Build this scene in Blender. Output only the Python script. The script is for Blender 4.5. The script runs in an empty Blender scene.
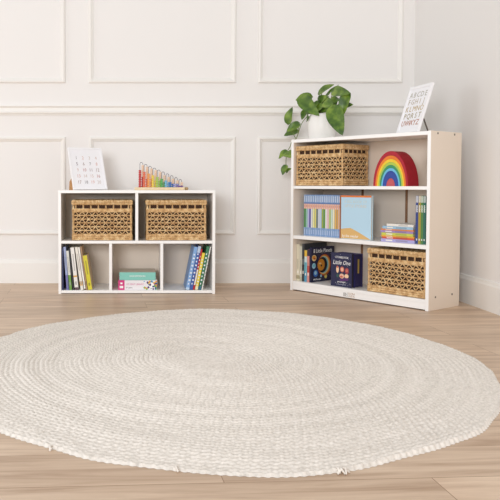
import bpy, bmesh, math, random
import numpy as np
from mathutils import Matrix, Vector

random.seed(7)
rng = np.random.default_rng(7)
scene = bpy.context.scene
col = scene.collection

# ------------------------------------------------------------------ camera
cam_data = bpy.data.cameras.new('camera')
cam = bpy.data.objects.new('camera', cam_data)
col.objects.link(cam)
cam.location = (0, 0, 0.65)
cam.rotation_euler = (math.radians(90) - 0.036, 0, 0)
cam_data.sensor_width = 36
cam_data.lens = 701.389 / 500 * 36
cam_data.shift_x = (250 - 132.525) / 500
cam_data.shift_y = -(250 - 208.732) / 500
cam_data.clip_start = 0.05
scene.camera = cam

# ------------------------------------------------------------------ world and light
world = bpy.data.worlds.new('world')
scene.world = world
world.use_nodes = True
bg = world.node_tree.nodes['Background']
bg.inputs['Color'].default_value = (0.995, 0.985, 0.970, 1)
bg.inputs['Strength'].default_value = 0.69


def area(name, loc, target, sx, sy, power, color):
    d = bpy.data.lights.new(name, 'AREA')
    d.shape = 'RECTANGLE'
    d.size, d.size_y, d.energy, d.color = sx, sy, power, color
    o = bpy.data.objects.new(name, d)
    col.objects.link(o)
    o.location = loc
    o.rotation_euler = (Vector(target) - Vector(loc)).to_track_quat('-Z', 'Y').to_euler()
    return o


area('window_light_left', (-4.2, 2.9, 1.35), (0.6, 3.7, 0.7), 1.2, 1.2, 23, (0.97, 1.0, 1.05))
area('window_light_front', (-1.9, -3.4, 1.75), (0.4, 4.0, 0.6), 2.3, 1.7, 212, (0.97, 1.0, 1.05))

scene.view_settings.view_transform = 'Standard'
scene.view_settings.look = 'None'
scene.view_settings.gamma = 1
scene.view_settings.exposure = 0.0
scene.view_settings.use_curve_mapping = False

# ------------------------------------------------------------------ materials
MATS = {}


def lin(c):
    return tuple((v / 255 / 12.92 if v / 255 <= 0.04045 else ((v / 255 + 0.055) / 1.055) ** 2.4) for v in c)


def mat(name, rgb, rough=0.5, noise=0.0, nscale=20.0, bump=0.0, bscale=60.0, metallic=0.0, spec=0.5):
    """plain procedural surface, rgb in 0..255 sRGB"""
    if name in MATS:
        return MATS[name]
    m = bpy.data.materials.new(name)
    m.use_nodes = True
    nt = m.node_tree
    b = nt.nodes['Principled BSDF']
    c = lin(rgb)
    b.inputs['Base Color'].default_value = (*c, 1)
    b.inputs['Roughness'].default_value = rough
    b.inputs['Metallic'].default_value = metallic
    b.inputs['Specular IOR Level'].default_value = spec
    tc = nt.nodes.new('ShaderNodeTexCoord')
    if noise > 0:
        n = nt.nodes.new('ShaderNodeTexNoise')
        n.inputs['Scale'].default_value = nscale
        n.inputs['Detail'].default_value = 3
        nt.links.new(tc.outputs['Object'], n.inputs['Vector'])
        r = nt.nodes.new('ShaderNodeValToRGB')
        r.color_ramp.elements[0].position = 0.3
        r.color_ramp.elements[1].position = 0.7
        r.color_ramp.elements[0].color = (*[v * (1 - noise) for v in c], 1)
        r.color_ramp.elements[1].color = (*[min(1, v * (1 + noise * 0.6)) for v in c], 1)
        nt.links.new(n.outputs['Fac'], r.inputs['Fac'])
        nt.links.new(r.outputs['Color'], b.inputs['Base Color'])
    if bump > 0:
        n2 = nt.nodes.new('ShaderNodeTexNoise')
        n2.inputs['Scale'].default_value = bscale
        nt.links.new(tc.outputs['Object'], n2.inputs['Vector'])
        bp = nt.nodes.new('ShaderNodeBump')
        bp.inputs['Strength'].default_value = bump
        bp.inputs['Distance'].default_value = 0.002
        nt.links.new(n2.outputs['Fac'], bp.inputs['Height'])
        nt.links.new(bp.outputs['Normal'], b.inputs['Normal'])
    MATS[name] = m
    return m


WALL = mat('wall_paint', (238, 235, 232), 0.7, bump=0.05, bscale=250)
TRIM = mat('trim_paint', (240, 237, 232), 0.5)
SHELF = mat('white_laminate', (252, 250, 247), 0.35)
SHELF_SIDE = mat('greige_laminate', (237, 222, 205), 0.45)
RAW = mat('raw_fibreboard', (150, 112, 82), 0.8, 0.15, 40)
SCREW = mat('screw_cap', (120, 110, 100), 0.5)
PAPER = mat('page_paper', (236, 226, 208), 0.8, 0.06, 200)
WHITE = mat('white_print', (248, 246, 243), 0.6)
BLACK = mat('black_print', (28, 27, 30), 0.5)


def fibre_material():
    m = bpy.data.materials.new('water_hyacinth')
    m.use_nodes = True
    nt = m.node_tree
    b = nt.nodes['Principled BSDF']
    b.inputs['Roughness'].default_value = 0.65
    tc = nt.nodes.new('ShaderNodeTexCoord')
    n = nt.nodes.new('ShaderNodeTexNoise')
    n.inputs['Scale'].default_value = 45
    n.inputs['Detail'].default_value = 5
    n.inputs['Roughness'].default_value = 0.7
    nt.links.new(tc.outputs['Object'], n.inputs['Vector'])
    r = nt.nodes.new('ShaderNodeValToRGB')
    e = r.color_ramp.elements
    e[0].position, e[0].color = 0.30, (*lin((164, 118, 72)), 1)
    e[1].position, e[1].color = 0.68, (*lin((246, 222, 176)), 1)
    k = e.new(0.5)
    k.color = (*lin((220, 180, 126)), 1)
    nt.links.new(n.outputs['Fac'], r.inputs['Fac'])
    nt.links.new(r.outputs['Color'], b.inputs['Base Color'])
    bp = nt.nodes.new('ShaderNodeBump')
    bp.inputs['Strength'].default_value = 0.5
    bp.inputs['Distance'].default_value = 0.002
    n2 = nt.nodes.new('ShaderNodeTexNoise')
    n2.inputs['Scale'].default_value = 300
    nt.links.new(tc.outputs['Object'], n2.inputs['Vector'])
    nt.links.new(n2.outputs['Fac'], bp.inputs['Height'])
    nt.links.new(bp.outputs['Normal'], b.inputs['Normal'])
    return m


FIBRE = fibre_material()
HOLE_SHADE = mat('basket_hole_shade', (70, 46, 29), 0.9, 0.2, 60)  # shade inside the baskets, put into a dark brown colour


def floor_material():
    m = bpy.data.materials.new('oak_planks')
    m.use_nodes = True
    nt = m.node_tree
    N, L = nt.nodes, nt.links
    b = N['Principled BSDF']
    b.inputs['Roughness'].default_value = 0.42
    b.inputs['Specular IOR Level'].default_value = 0.35
    tc = N.new('ShaderNodeTexCoord')
    mp = N.new('ShaderNodeMapping')
    mp.inputs['Location'].default_value = (0.503, -0.064, 0)
    mp.inputs['Rotation'].default_value = (0, 0, -0.057)
    L.new(tc.outputs['Object'], mp.inputs['Vector'])
    br = N.new('ShaderNodeTexBrick')
    br.offset = 0.37
    br.inputs['Scale'].default_value = 1
    br.inputs['Brick Width'].default_value = 1.25
    br.inputs['Row Height'].default_value = 0.178
    br.inputs['Mortar Size'].default_value = 0.0012
    br.inputs['Mortar Smooth'].default_value = 0.3
    br.inputs['Bias'].default_value = 0.0
    br.inputs['Color1'].default_value = (0, 0, 0, 1)
    br.inputs['Color2'].default_value = (1, 1, 1, 1)
    br.inputs['Mortar'].default_value = (0.5, 0.5, 0.5, 1)
    L.new(mp.outputs['Vector'], br.inputs['Vector'])
    # grain stretched along the planks, shifted from plank to plank
    sc = N.new('ShaderNodeVectorMath'); sc.operation = 'SCALE'
    sc.inputs['Scale'].default_value = 7.0
    L.new(br.outputs['Color'], sc.inputs[0])
    ad = N.new('ShaderNodeVectorMath'); ad.operation = 'ADD'
    L.new(mp.outputs['Vector'], ad.inputs[0]); L.new(sc.outputs[0], ad.inputs[1])
    mg = N.new('ShaderNodeMapping')
    mg.inputs['Scale'].default_value = (1.1, 15, 1)
    L.new(ad.outputs[0], mg.inputs['Vector'])
    g = N.new('ShaderNodeTexNoise')
    g.inputs['Scale'].default_value = 1.6; g.inputs['Detail'].default_value = 7
    g.inputs['Roughness'].default_value = 0.6; g.inputs['Distortion'].default_value = 0.6
    L.new(mg.outputs['Vector'], g.inputs['Vector'])
    r = N.new('ShaderNodeValToRGB')
    e = r.color_ramp.elements
    e[0].position, e[0].color = 0.28, (*lin((178, 148, 122)), 1)
    e[1].position, e[1].color = 0.72, (*lin((230, 206, 181)), 1)
    k = e.new(0.5); k.color = (*lin((210, 183, 157)), 1)
    L.new(g.outputs['Fac'], r.inputs['Fac'])
    # plank to plank tone
    mix = N.new('ShaderNodeMix'); mix.data_type = 'RGBA'; mix.blend_type = 'MULTIPLY'
    mr = N.new('ShaderNodeMapRange')
    mr.inputs['To Min'].default_value = 0.90; mr.inputs['To Max'].default_value = 1.03
    L.new(br.outputs['Color'], mr.inputs['Value'])
    mix.inputs['Factor'].default_value = 1
    L.new(r.outputs['Color'], mix.inputs['A']); L.new(mr.outputs['Result'], mix.inputs['B'])
    mix2 = N.new('ShaderNodeMix'); mix2.data_type = 'RGBA'
    L.new(br.outputs['Fac'], mix2.inputs['Factor'])
    L.new(mix.outputs['Result'], mix2.inputs['A'])
    mix2.inputs['B'].default_value = (*lin((150, 118, 92)), 1)
    L.new(mix2.outputs['Result'], b.inputs['Base Color'])
    bp = N.new('ShaderNodeBump'); bp.inputs['Strength'].default_value = 0.12
    bp.inputs['Distance'].default_value = 0.002
    L.new(g.outputs['Fac'], bp.inputs['Height']); L.new(bp.outputs['Normal'], b.inputs['Normal'])
    return m


def rug_material():
    m = bpy.data.materials.new('braided_cotton')
    m.use_nodes = True
    nt = m.node_tree
    N, L = nt.nodes, nt.links
    b = N['Principled BSDF']
    b.inputs['Roughness'].default_value = 0.95
    b.inputs['Specular IOR Level'].default_value = 0.1
    tc = N.new('ShaderNodeTexCoord')
    ln = N.new('ShaderNodeVectorMath'); ln.operation = 'LENGTH'
    L.new(tc.outputs['Object'], ln.inputs[0])
    n = N.new('ShaderNodeTexNoise'); n.noise_dimensions = '1D'
    n.inputs['Scale'].default_value = 22; n.inputs['Detail'].default_value = 4
    L.new(ln.outputs['Value'], n.inputs['W'])
    n2 = N.new('ShaderNodeTexNoise'); n2.inputs['Scale'].default_value = 90
    n2.inputs['Detail'].default_value = 4
    L.new(tc.outputs['Object'], n2.inputs['Vector'])
    mx = N.new('ShaderNodeMath'); mx.operation = 'MULTIPLY_ADD'
    L.new(n.outputs['Fac'], mx.inputs[0]); mx.inputs[1].default_value = 0.26
    mm = N.new('ShaderNodeMath'); mm.operation = 'MULTIPLY'
    L.new(n2.outputs['Fac'], mm.inputs[0]); mm.inputs[1].default_value = 0.74
    L.new(mm.outputs[0], mx.inputs[2])
    r = N.new('ShaderNodeValToRGB')
    e = r.color_ramp.elements
    e[0].position, e[0].color = 0.30, (*lin((210, 201, 191)), 1)
    e[1].position, e[1].color = 0.62, (*lin((242, 234, 225)), 1)
    k = e.new(0.44); k.color = (*lin((229, 221, 211)), 1)
    L.new(mx.outputs[0], r.inputs['Fac'])
    L.new(r.outputs['Color'], b.inputs['Base Color'])
    return m


def leaf_material():
    m = bpy.data.materials.new('pothos_leaf')
    m.use_nodes = True
    nt = m.node_tree
    N, L = nt.nodes, nt.links
    b = N['Principled BSDF']
    b.inputs['Roughness'].default_value = 0.38
    tc = N.new('ShaderNodeTexCoord')
    n = N.new('ShaderNodeTexNoise'); n.inputs['Scale'].default_value = 18
    n.inputs['Detail'].default_value = 4
    L.new(tc.outputs['Object'], n.inputs['Vector'])
    r = N.new('ShaderNodeValToRGB')
    e = r.color_ramp.elements
    e[0].position, e[0].color = 0.35, (*lin((56, 88, 24)), 1)
    e[1].position, e[1].color = 0.68, (*lin((128, 154, 54)), 1)
    k = e.new(0.5); k.color = (*lin((84, 116, 34)), 1)
    L.new(n.outputs['Fac'], r.inputs['Fac'])
    L.new(r.outputs['Color'], b.inputs['Base Color'])
    b.inputs['Subsurface Weight'].default_value = 0.0
    return m


# ------------------------------------------------------------------ mesh helpers
def tag(o, label=None, cat=None, group=None, kind=None):
    if label: o['label'] = label
    if cat: o['category'] = cat
    if group: o['group'] = group
    if kind: o['kind'] = kind
    return o


def thing(name, label, cat, loc=(0, 0, 0), rot=(0, 0, 0), group=None):
    o = bpy.data.objects.new(name, None)
    o.empty_display_size = 0.05
    col.objects.link(o)
    o.location = loc
    o.rotation_euler = rot
    return tag(o, label, cat, group)


def link_mesh(name, me, mats, parent=None):
    for m in (mats if isinstance(mats, (list, tuple)) else [mats]):
        me.materials.append(m)
    o = bpy.data.objects.new(name, me)
    col.objects.link(o)
    if parent is not None:
        o.parent = parent
    return o


class MB:
    """collects shapes into one mesh"""
    def __init__(self):
        self.v, self.f, self.mi, self.sm = [], [], [], []

    def add(self, vs, fs, mi=0, smooth=False):
        o = len(self.v)
        self.v += [tuple(p) for p in vs]
        for f in fs:
            self.f.append(tuple(i + o for i in f))
            self.mi.append(mi)
            self.sm.append(smooth)

    def box(self, x0, x1, y0, y1, z0, z1, mi=0, bevel=0.0, M=None):
        bm = bmesh.new()
        bmesh.ops.create_cube(bm, size=1)
        for v in bm.verts:
            v.co = Vector(((x0 + x1) / 2 + v.co.x * (x1 - x0), (y0 + y1) / 2 + v.co.y * (y1 - y0), (z0 + z1) / 2 + v.co.z * (z1 - z0)))
        if bevel > 0:
            bevel = min(bevel, 0.4 * min(x1 - x0, y1 - y0, z1 - z0))
            bmesh.ops.bevel(bm, geom=list(bm.edges), offset=bevel, segments=2, affect='EDGES', profile=0.5)
        if M is not None:
            bm.transform(M)
        bm.verts.index_update()
        self.add([v.co[:] for v in bm.verts], [[v.index for v in f.verts] for f in bm.faces], mi)
        bm.free()
        return self

    def tube(self, pts, r, n=6, mi=0, flat=1.0, caps=True):
        P = [Vector(p) for p in pts]
        rs = r if isinstance(r, (list, tuple)) else [r] * len(P)
        vs, fs = [], []
        up = None
        for i, p in enumerate(P):
            t = (P[min(i + 1, len(P) - 1)] - P[max(i - 1, 0)]).normalized()
            if up is None:
                ref = Vector((0, 1, 0)) if abs(t.y) < 0.9 else Vector((1, 0, 0))
                up = (ref - t * ref.dot(t)).normalized()
            else:
                up = (up - t * up.dot(t)).normalized()
            sd = t.cross(up)
            for k in range(n):
                a = 2 * math.pi * k / n
                vs.append(p + (up * math.cos(a) * flat + sd * math.sin(a)) * rs[i])
        for i in range(len(P) - 1):
            for k in range(n):
                fs.append((i * n + k, i * n + (k + 1) % n, (i + 1) * n + (k + 1) % n, (i + 1) * n + k))
        if caps:
            fs.append(tuple(range(n - 1, -1, -1)))
            fs.append(tuple((len(P) - 1) * n + k for k in range(n)))
        self.add(vs, fs, mi, True)
        return self

    def lathe(self, prof, n=32, mi=0, center=(0, 0, 0), M=None):
        vs, fs = [], []
        for (r, z) in prof:
            for k in range(n):
                a = 2 * math.pi * k / n
                p = Vector((r * math.cos(a), r * math.sin(a), z))
                if M is not None: p = M @ p
                vs.append(p + Vector(center))
        for i in range(len(prof) - 1):
            for k in range(n):
                fs.append((i * n + k, i * n + (k + 1) % n, (i + 1) * n + (k + 1) % n, (i + 1) * n + k))
        if prof[0][0] > 1e-6: fs.append(tuple(range(n - 1, -1, -1)))
        if prof[-1][0] > 1e-6: fs.append(tuple((len(prof) - 1) * n + k for k in range(n)))
        self.add(vs, fs, mi, True)
        return self

    def disc(self, cx, cz, rx, rz, y, mi=0, n=24, th=0.0006):
        """thin elliptical inlay in the xz plane, facing -y"""
        vs = [(cx + rx * math.cos(2 * math.pi * k / n), y, cz + rz * math.sin(2 * math.pi * k / n)) for k in range(n)]
        vs += [(p[0], y + th, p[2]) for p in vs]
        fs = [tuple(range(n)), tuple(range(2 * n - 1, n - 1, -1))]
        fs += [(k, k + n, (k + 1) % n + n, (k + 1) % n) for k in range(n)]
        self.add(vs, fs, mi)
        return self

    def build(self, name, mats, parent=None):
        me = bpy.data.meshes.new(name)
        me.from_pydata(self.v, [], self.f)
        me.polygons.foreach_set('material_index', self.mi)
        me.polygons.foreach_set('use_smooth', self.sm)
        me.update()
        return link_mesh(name, me, mats, parent)


def box_part(name, x0, x1, y0, y1, z0, z1, m, parent=None, bevel=0.001):
    return MB().box(x0, x1, y0, y1, z0, z1, 0, bevel).build(name, m, parent)


def lettering(body, size, m, parent, M, name='lettering', align='CENTER', xscale=1.0, shear=0.0, extrude=0.0003):
    """flat raised letters: local text x to the right, y up"""
    cu = bpy.data.curves.new('letters', 'FONT')
    cu.body = body
    cu.size = size
    cu.extrude = extrude
    cu.shear = shear
    cu.align_x = align
    cu.align_y = 'CENTER'
    cu.resolution_u = 2
    o = bpy.data.objects.new('letters', cu)
    me = bpy.data.meshes.new_from_object(o)
    bpy.data.objects.remove(o)
    bpy.data.curves.remove(cu)
    me.transform(Matrix.Diagonal((xscale, 1, 1, 1)))
    me.transform(M)
    return link_mesh(name, me, m, parent)


def face_front(x, y, z):          # text plane whose reader stands at -y
    return Matrix.Translation((x, y, z)) @ Matrix.Rotation(math.pi / 2, 4, 'X')


def copy_tree(o, parent=None):
    c = o.copy()
    col.objects.link(c)
    c.parent = parent
    for ch in list(o.children):
        copy_tree(ch, c)
    return c


# ------------------------------------------------------------------ the room
X_R, Y_B, H_C = 1.824, 4.569, 2.6
o = MB().box(-5.2, X_R + 0.12, -4.2, Y_B + 0.12, -0.06, 0.0).build('floor', floor_material()); tag(o, kind='structure')
o = MB().box(-5.2, X_R + 0.12, Y_B, Y_B + 0.12, 0.0, H_C).build('wall_back', WALL); tag(o, kind='structure')
o = MB().box(X_R, X_R + 0.12, -4.2, Y_B, 0.0, H_C).build('wall_right', WALL); tag(o, kind='structure')


def sweep_profile_x(prof, x0, x1):
    """prof: (distance out of the wall, z) closed polygon, swept along x on the back wall"""
    mb = MB()
    n = len(prof)
    vs = [(x0, Y_B - d, z) for d, z in prof] + [(x1, Y_B - d, z) for d, z in prof]
    fs = [(i, (i + 1) % n, (i + 1) % n + n, i + n) for i in range(n)] + [tuple(range(n - 1, -1, -1)), tuple(range(n, 2 * n))]
    mb.add(vs, fs)
    return mb


base_prof = [(0, 0), (0.016, 0), (0.016, 0.130), (0.013, 0.136), (0.011, 0.140), (0.009, 0.150), (0.004, 0.154), (0, 0.154)]
o = sweep_profile_x(base_prof, -5.2, X_R - 0.016).build('baseboard_back', TRIM); tag(o, kind='structure')
mb = MB()
n = len(base_prof)
mb.add([(X_R - d, -4.2, z) for d, z in base_prof] + [(X_R - d, Y_B, z) for d, z in base_prof],
       [(i, (i + 1) % n, (i + 1) % n + n, i + n) for i in range(n)] + [tuple(range(n - 1, -1, -1)), tuple(range(n, 2 * n))])
o = mb.build('baseboard_right', TRIM); tag(o, kind='structure')
rail_prof = [(0, 1.092), (0.008, 1.092), (0.010, 1.098), (0.018, 1.102), (0.022, 1.108), (0.022, 1.114), (0.014, 1.118), (0.012, 1.138), (0.016, 1.142), (0.024, 1.148), (0.024, 1.154), (0, 1.154)]
o = sweep_profile_x(rail_prof, -5.2, X_R).build('trim_1', TRIM); tag(o, kind='structure')


def panel_trim(x0, x1, z0, z1, num):
    prof = [(0.0, 0.0), (0.0, 0.010), (0.004, 0.016), (0.012, 0.018), (0.018, 0.013), (0.024, 0.008), (0.028, 0.006), (0.030, 0.0)]
    vs, fs = [], []
    for inset, d in prof:
        for cx, cz in ((x0 + inset, z0 + inset), (x1 - inset, z0 + inset), (x1 - inset, z1 - inset), (x0 + inset, z1 - inset)):
            vs.append((cx, Y_B - d, cz))
    for i in range(len(prof) - 1):
        for k in range(4):
            fs.append((i * 4 + k, i * 4 + (k + 1) % 4, (i + 1) * 4 + (k + 1) % 4, (i + 1) * 4 + k))
    mb = MB(); mb.add(vs, fs)
    tag(mb.build('trim_%d' % num, TRIM), kind='structure')


k = 2
for (x0, x1) in ((-3.72, -2.78), (-2.625, -1.685), (-1.53, -0.435), (-0.282, 0.668), (0.812, 1.745)):
    panel_trim(x0, x1, 0.316, 0.952, k)
    panel_trim(x0, x1, 1.300, 2.25, k + 1)
    k += 2

# ------------------------------------------------------------------ braided rug
RUG_C = (0.289, 2.562)
ang = np.radians([-180, -165, -150, -130, -125.9, -118, -113.5, -108.3, -100.1, -95.9, -90.4, -87, -80.7, -73.6, -68.1, -61.6, -54.6, -49.8, -37.2, -17.2, -8.9, -0.8, 7.6, 19.8, 36, 59.6, 86.7, 110.8, 131.6, 155.5, 180])
rad = np.array([0.94, 0.95, 0.965, 0.99, 0.99, 1.002, 1.012, 1.015, 1.015, 1.034, 1.035, 1.035, 1.027, 1.004, 0.994, 0.982, 0.98, 0.976, 0.957, 0.952, 0.968, 0.969, 0.983, 1.001, 1.03, 1.065, 1.04, 0.99, 0.95, 0.935, 0.94])


rad = rad - 0.042 * np.clip(np.sin(ang), 0, 1) ** 0.7


def build_rug():
    NA, NR, RINGS = 1500, 330, 55
    th = np.linspace(0, 2 * np.pi, NA, endpoint=False)
    thw = (th + np.pi) % (2 * np.pi) - np.pi
    R = np.interp(thw, ang, rad)
    ker = np.ones(31) / 31
    R = np.convolve(np.r_[R[-15:], R, R[:15]], ker, 'valid')
    R += 0.0025 * np.sin(th * 13 + 1) + 0.002 * np.sin(th * 29 + 2)
    t = (np.arange(NR) + 1) / NR
    T, TH = np.meshgrid(t, th, indexing='ij')
    RR = np.broadcast_to(R, T.shape)
    spiral = T * RINGS + TH / (2 * np.pi)             # one continuous braid, wound outwards
    kk = np.floor(spiral)
    fr = spiral - kk
    ring = np.sqrt(np.clip(1 - (2 * fr - 1) ** 2, 0, 1))
    rr = np.maximum(kk / RINGS, 0.02)
    nl = np.maximum(4, np.round(2 * np.pi * rr / 0.024))
    phase = (kk * 2.399) % 6.283
    side = np.where(fr > 0.5, 1.0, -1.0)
    lobe = np.cos(nl * TH + phase + side * np.abs(fr - 0.5) * 5.0 + (side > 0) * 1.6)
    wob = 0.0014 * np.sin(TH * 3 + T * 23) + 0.0010 * np.sin(TH * 7 - T * 41)
    amp = 0.75 + 0.25 * np.sin(TH * 2 + T * 9) + 0.2 * np.sin(TH * 5 - T * 31)
    fade = np.clip(T / 0.25, 0.2, 1)
    drop = np.clip((T - (1 - 4.0 / NR)) / (4.0 / NR), 0, 1)
    Z = (0.0070 + 0.0042 * ring * amp * fade + 0.0020 * lobe * ring * fade) * np.sqrt(1 - 0.93 * drop ** 2) + wob * (1 - drop) * np.clip(T / 0.25, 0.05, 1) + rng.normal(0, 0.0005, T.shape) * np.clip(T / 0.6, 0.02, 1)
    edge = T > 1 - 1.5 / NR
    Z = np.where(edge, 0.0005, Z)
    rad_xy = T * RR + np.where(T > 0.985, 0.0022 * np.cos(np.round(2 * np.pi / 0.020) * TH), 0)
    prev = 1 - 1.0 / NR
    rad_xy = np.where(edge, prev * RR + 0.002 + 0.0022 * np.cos(np.round(2 * np.pi / 0.020) * TH), rad_xy)
    X, Y = rad_xy * np.cos(TH), rad_xy * np.sin(TH)
    V = np.stack([X, Y, Z], -1).reshape(-1, 3)
    V = np.vstack([V, [[0, 0, 0.012]]])
    i = np.arange(NR - 1)[:, None]; j = np.arange(NA)[None]
    jn = (j + 1) % NA
    F = np.stack([i * NA + j + 0 * jn, (i + 1) * NA + j, (i + 1) * NA + jn, i * NA + jn], -1).reshape(-1, 4)
    nq, nt_ = len(F), NA
    tri = np.stack([np.full(NA, len(V) - 1), np.arange(NA), (np.arange(NA) + 1) % NA], -1)
    me = bpy.data.meshes.new('braided_rug')
    me.vertices.add(len(V)); me.vertices.foreach_set('co', V.astype(np.float32).ravel())
    me.loops.add(nq * 4 + nt_ * 3)
    me.loops.foreach_set('vertex_index', np.r_[F.ravel(), tri.ravel()].astype(np.int32))
    me.polygons.add(nq + nt_)
    me.polygons.foreach_set('loop_start', np.r_[np.arange(nq) * 4, nq * 4 + np.arange(nt_) * 3].astype(np.int32))
    me.update(calc_edges=True)
    me.validate()
    me.polygons.foreach_set('use_smooth', np.ones(len(me.polygons), dtype=bool))
    return me


rug = thing('round_rug', 'large round cream rug of coiled braid lying on the oak floor', 'rug', (*RUG_C, 0.0))
RUGM = rug_material()
link_mesh('braided_coil', build_rug(), RUGM, rug)
mb = MB()
for k in range(7):
    mb = MB()
    a = math.radians(-79.5 + random.uniform(-0.9, 0.9)); r0 = 1.018
    a2 = a + random.uniform(-0.02, 0.02); r1 = r0 + random.uniform(0.010, 0.020)
    mb.tube([(r0 * math.cos(a), r0 * math.sin(a), 0.009), ((r0 + r1) / 2 * math.cos(a), (r0 + r1) / 2 * math.sin(a), 0.012), (r1 * math.cos(a2), r1 * math.sin(a2), 0.002)], 0.0022, 5)
    mb.build('loose_thread', RUGM, rug)
for ad in (-119.2, -100.8):
    mb = MB()
    a = math.radians(ad); r0 = float(np.interp(a, ang, rad)) - 0.004
    mb.tube([(r0 * math.cos(a), r0 * math.sin(a), 0.008), ((r0 + .008) * math.cos(a), (r0 + .008) * math.sin(a), 0.011), ((r0 + .016) * math.cos(a + .006), (r0 + .016) * math.sin(a + .006), 0.003)], 0.0028, 5)
    mb.build('loose_thread', RUGM, rug)

# ------------------------------------------------------------------ cube storage unit against the back wall
LX, LY, LW, LH, LD, T = -0.436, 4.11, 0.922, 0.610, 0.30, 0.0165
unit = thing('cube_storage_unit', 'low white five-cubby storage unit standing against the panelled back wall', 'shelf', (LX, LY, 0))
box_part('side_panel', 0, T, 0, LD, 0, LH - T - 0.0003, SHELF, unit)
box_part('side_panel', LW - T, LW, 0, LD, 0, LH - T - 0.0003, SHELF, unit)
box_part('top_panel', 0, LW, 0, LD, LH - T, LH, SHELF, unit)
box_part('shelf_board', T + .0003, LW - T - .0003, 0.001, LD - 0.006, 0.297, 0.297 + T, SHELF, unit)
box_part('bottom_panel', T + .0003, LW - T - .0003, 0.001, LD - 0.006, 0.004, 0.004 + T, SHELF, unit)
box_part('divider', 0.4525, 0.4695, 0.001, LD - 0.006, 0.3138, LH - T - 0.0003, SHELF, unit)
box_part('divider', 0.2985, 0.315, 0.001, LD - 0.006, 0.0208, 0.2967, SHELF, unit)
box_part('divider', 0.600, 0.6165, 0.001, LD - 0.006, 0.0208, 0.2967, SHELF, unit)
box_part('back_panel', T + .0003, LW - T - .0003, LD - 0.0055, LD - 0.0005, 0.004, LH - T - 0.0003, SHELF_SIDE, unit)

# ------------------------------------------------------------------ three-shelf bookcase turned across the corner
Q = Vector((0.964, 4.265, 0)); TH = 0.934
U = Vector((math.cos(TH), -math.sin(TH), 0)); V_ = Vector((math.sin(TH), math.cos(TH), 0))
BW, BH, BD, TB = 0.904, 0.917, 0.294, 0.018


def RS(s, d, z):
    return Q + U * s + V_ * d + Vector((0, 0, z))


ZR = -TH
case = thing('bookcase', 'tall white three-shelf bookcase angled across the room corner', 'bookcase', Q, (0, 0, ZR))
for sx, face in ((0, 0), (BW - TB, 1)):
    sp = MB()
    sp.box(sx, sx + TB, 0, BD, 0, BH, 0, 0.0015)
    side = sp.build('side_panel', SHELF_SIDE, case)
    lip = box_part('edge_band', sx + 0.0002, sx + TB - 0.0002, -0.0012, -0.0001, 0.001, BH - 0.001, SHELF, side, 0.0003)
    if face:
        for yy in (0.062, 0.222):
            for zz in (0.068, 0.905):
                m_ = Matrix.Translation((sx + TB + 0.0002, yy, zz)) @ Matrix.Rotation(math.pi / 2, 4, 'Y')
                s_ = MB(); s_.lathe([(0.0055, 0.0), (0.0055, 0.0012), (0.003, 0.0016)], 16, 0, (0, 0, 0), m_)
                s_.build('screw', SCREW, side)
ix0, ix1 = TB + 0.0003, BW - TB - 0.0003
box_part('top_panel', ix0, ix1, 0.0, BD - 0.001, BH - 0.021, BH - 0.002, SHELF, case)
box_part('shelf_board', ix0, ix1, 0.001, 0.2798, 0.618, 0.6355, SHELF, case)
box_part('shelf_board', ix0, ix1, 0.001, 0.2798, 0.315, 0.336, SHELF, case)
box_part('shelf_board', ix0, ix1, 0.001, 0.2798, 0.040, 0.058, SHELF, case)
kick = box_part('kick_board', ix0, ix1, 0.003, 0.018, 0.006, 0.0397, SHELF, case)
third = (ix1 - ix0) / 3
ZT_ = 0.627
for k in range(3):
    g = 0.0085
    box_part('back_panel', ix0 + third * k + (g if k else 0), ix0 + third * (k + 1) - (g if k < 2 else 0), 0.280, 0.286, 0.005, ZT_, SHELF_SIDE, case, 0.0005)
box_part('back_panel', ix0, ix1, 0.280, 0.286, ZT_ + 0.0003, BH - 0.0213, SHELF_SIDE, case, 0.0005)
for k in (1, 2):
    c_ = ix0 + third * k
    o = box_part('fold_strip', c_ - 0.0084, c_ + 0.0084, 0.2815, 0.2875, 0.005, ZT_, RAW, case, 0.0003)
    o['label'] = 'raw brown seam strip between back panels'
LOGO = mat('logo_tan', (190, 160, 132), 0.6)
LOGO_G = mat('logo_grey', (150, 145, 138), 0.6)
lg = MB()
for k in range(4):
    lg.box(0.385, 0.409 - 0.004 * (k % 2), 0.0022, 0.0029, 0.0125 + k * 0.0055, 0.0155 + k * 0.0055)
lg.box(0.4135, 0.4150, 0.0022, 0.0029, 0.010, 0.036)
lg.build('logo_mark', LOGO_G, kick)
lettering('ECR4', 0.017, LOGO, kick, face_front(0.440, 0.0026, 0.0295), xscale=1.05)
lettering('KIDS', 0.017, LOGO, kick, face_front(0.440, 0.0026, 0.0155), xscale=1.15)

# ------------------------------------------------------------------ woven baskets
KW, KD, KH = 0.345, 0.245, 0.240


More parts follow.
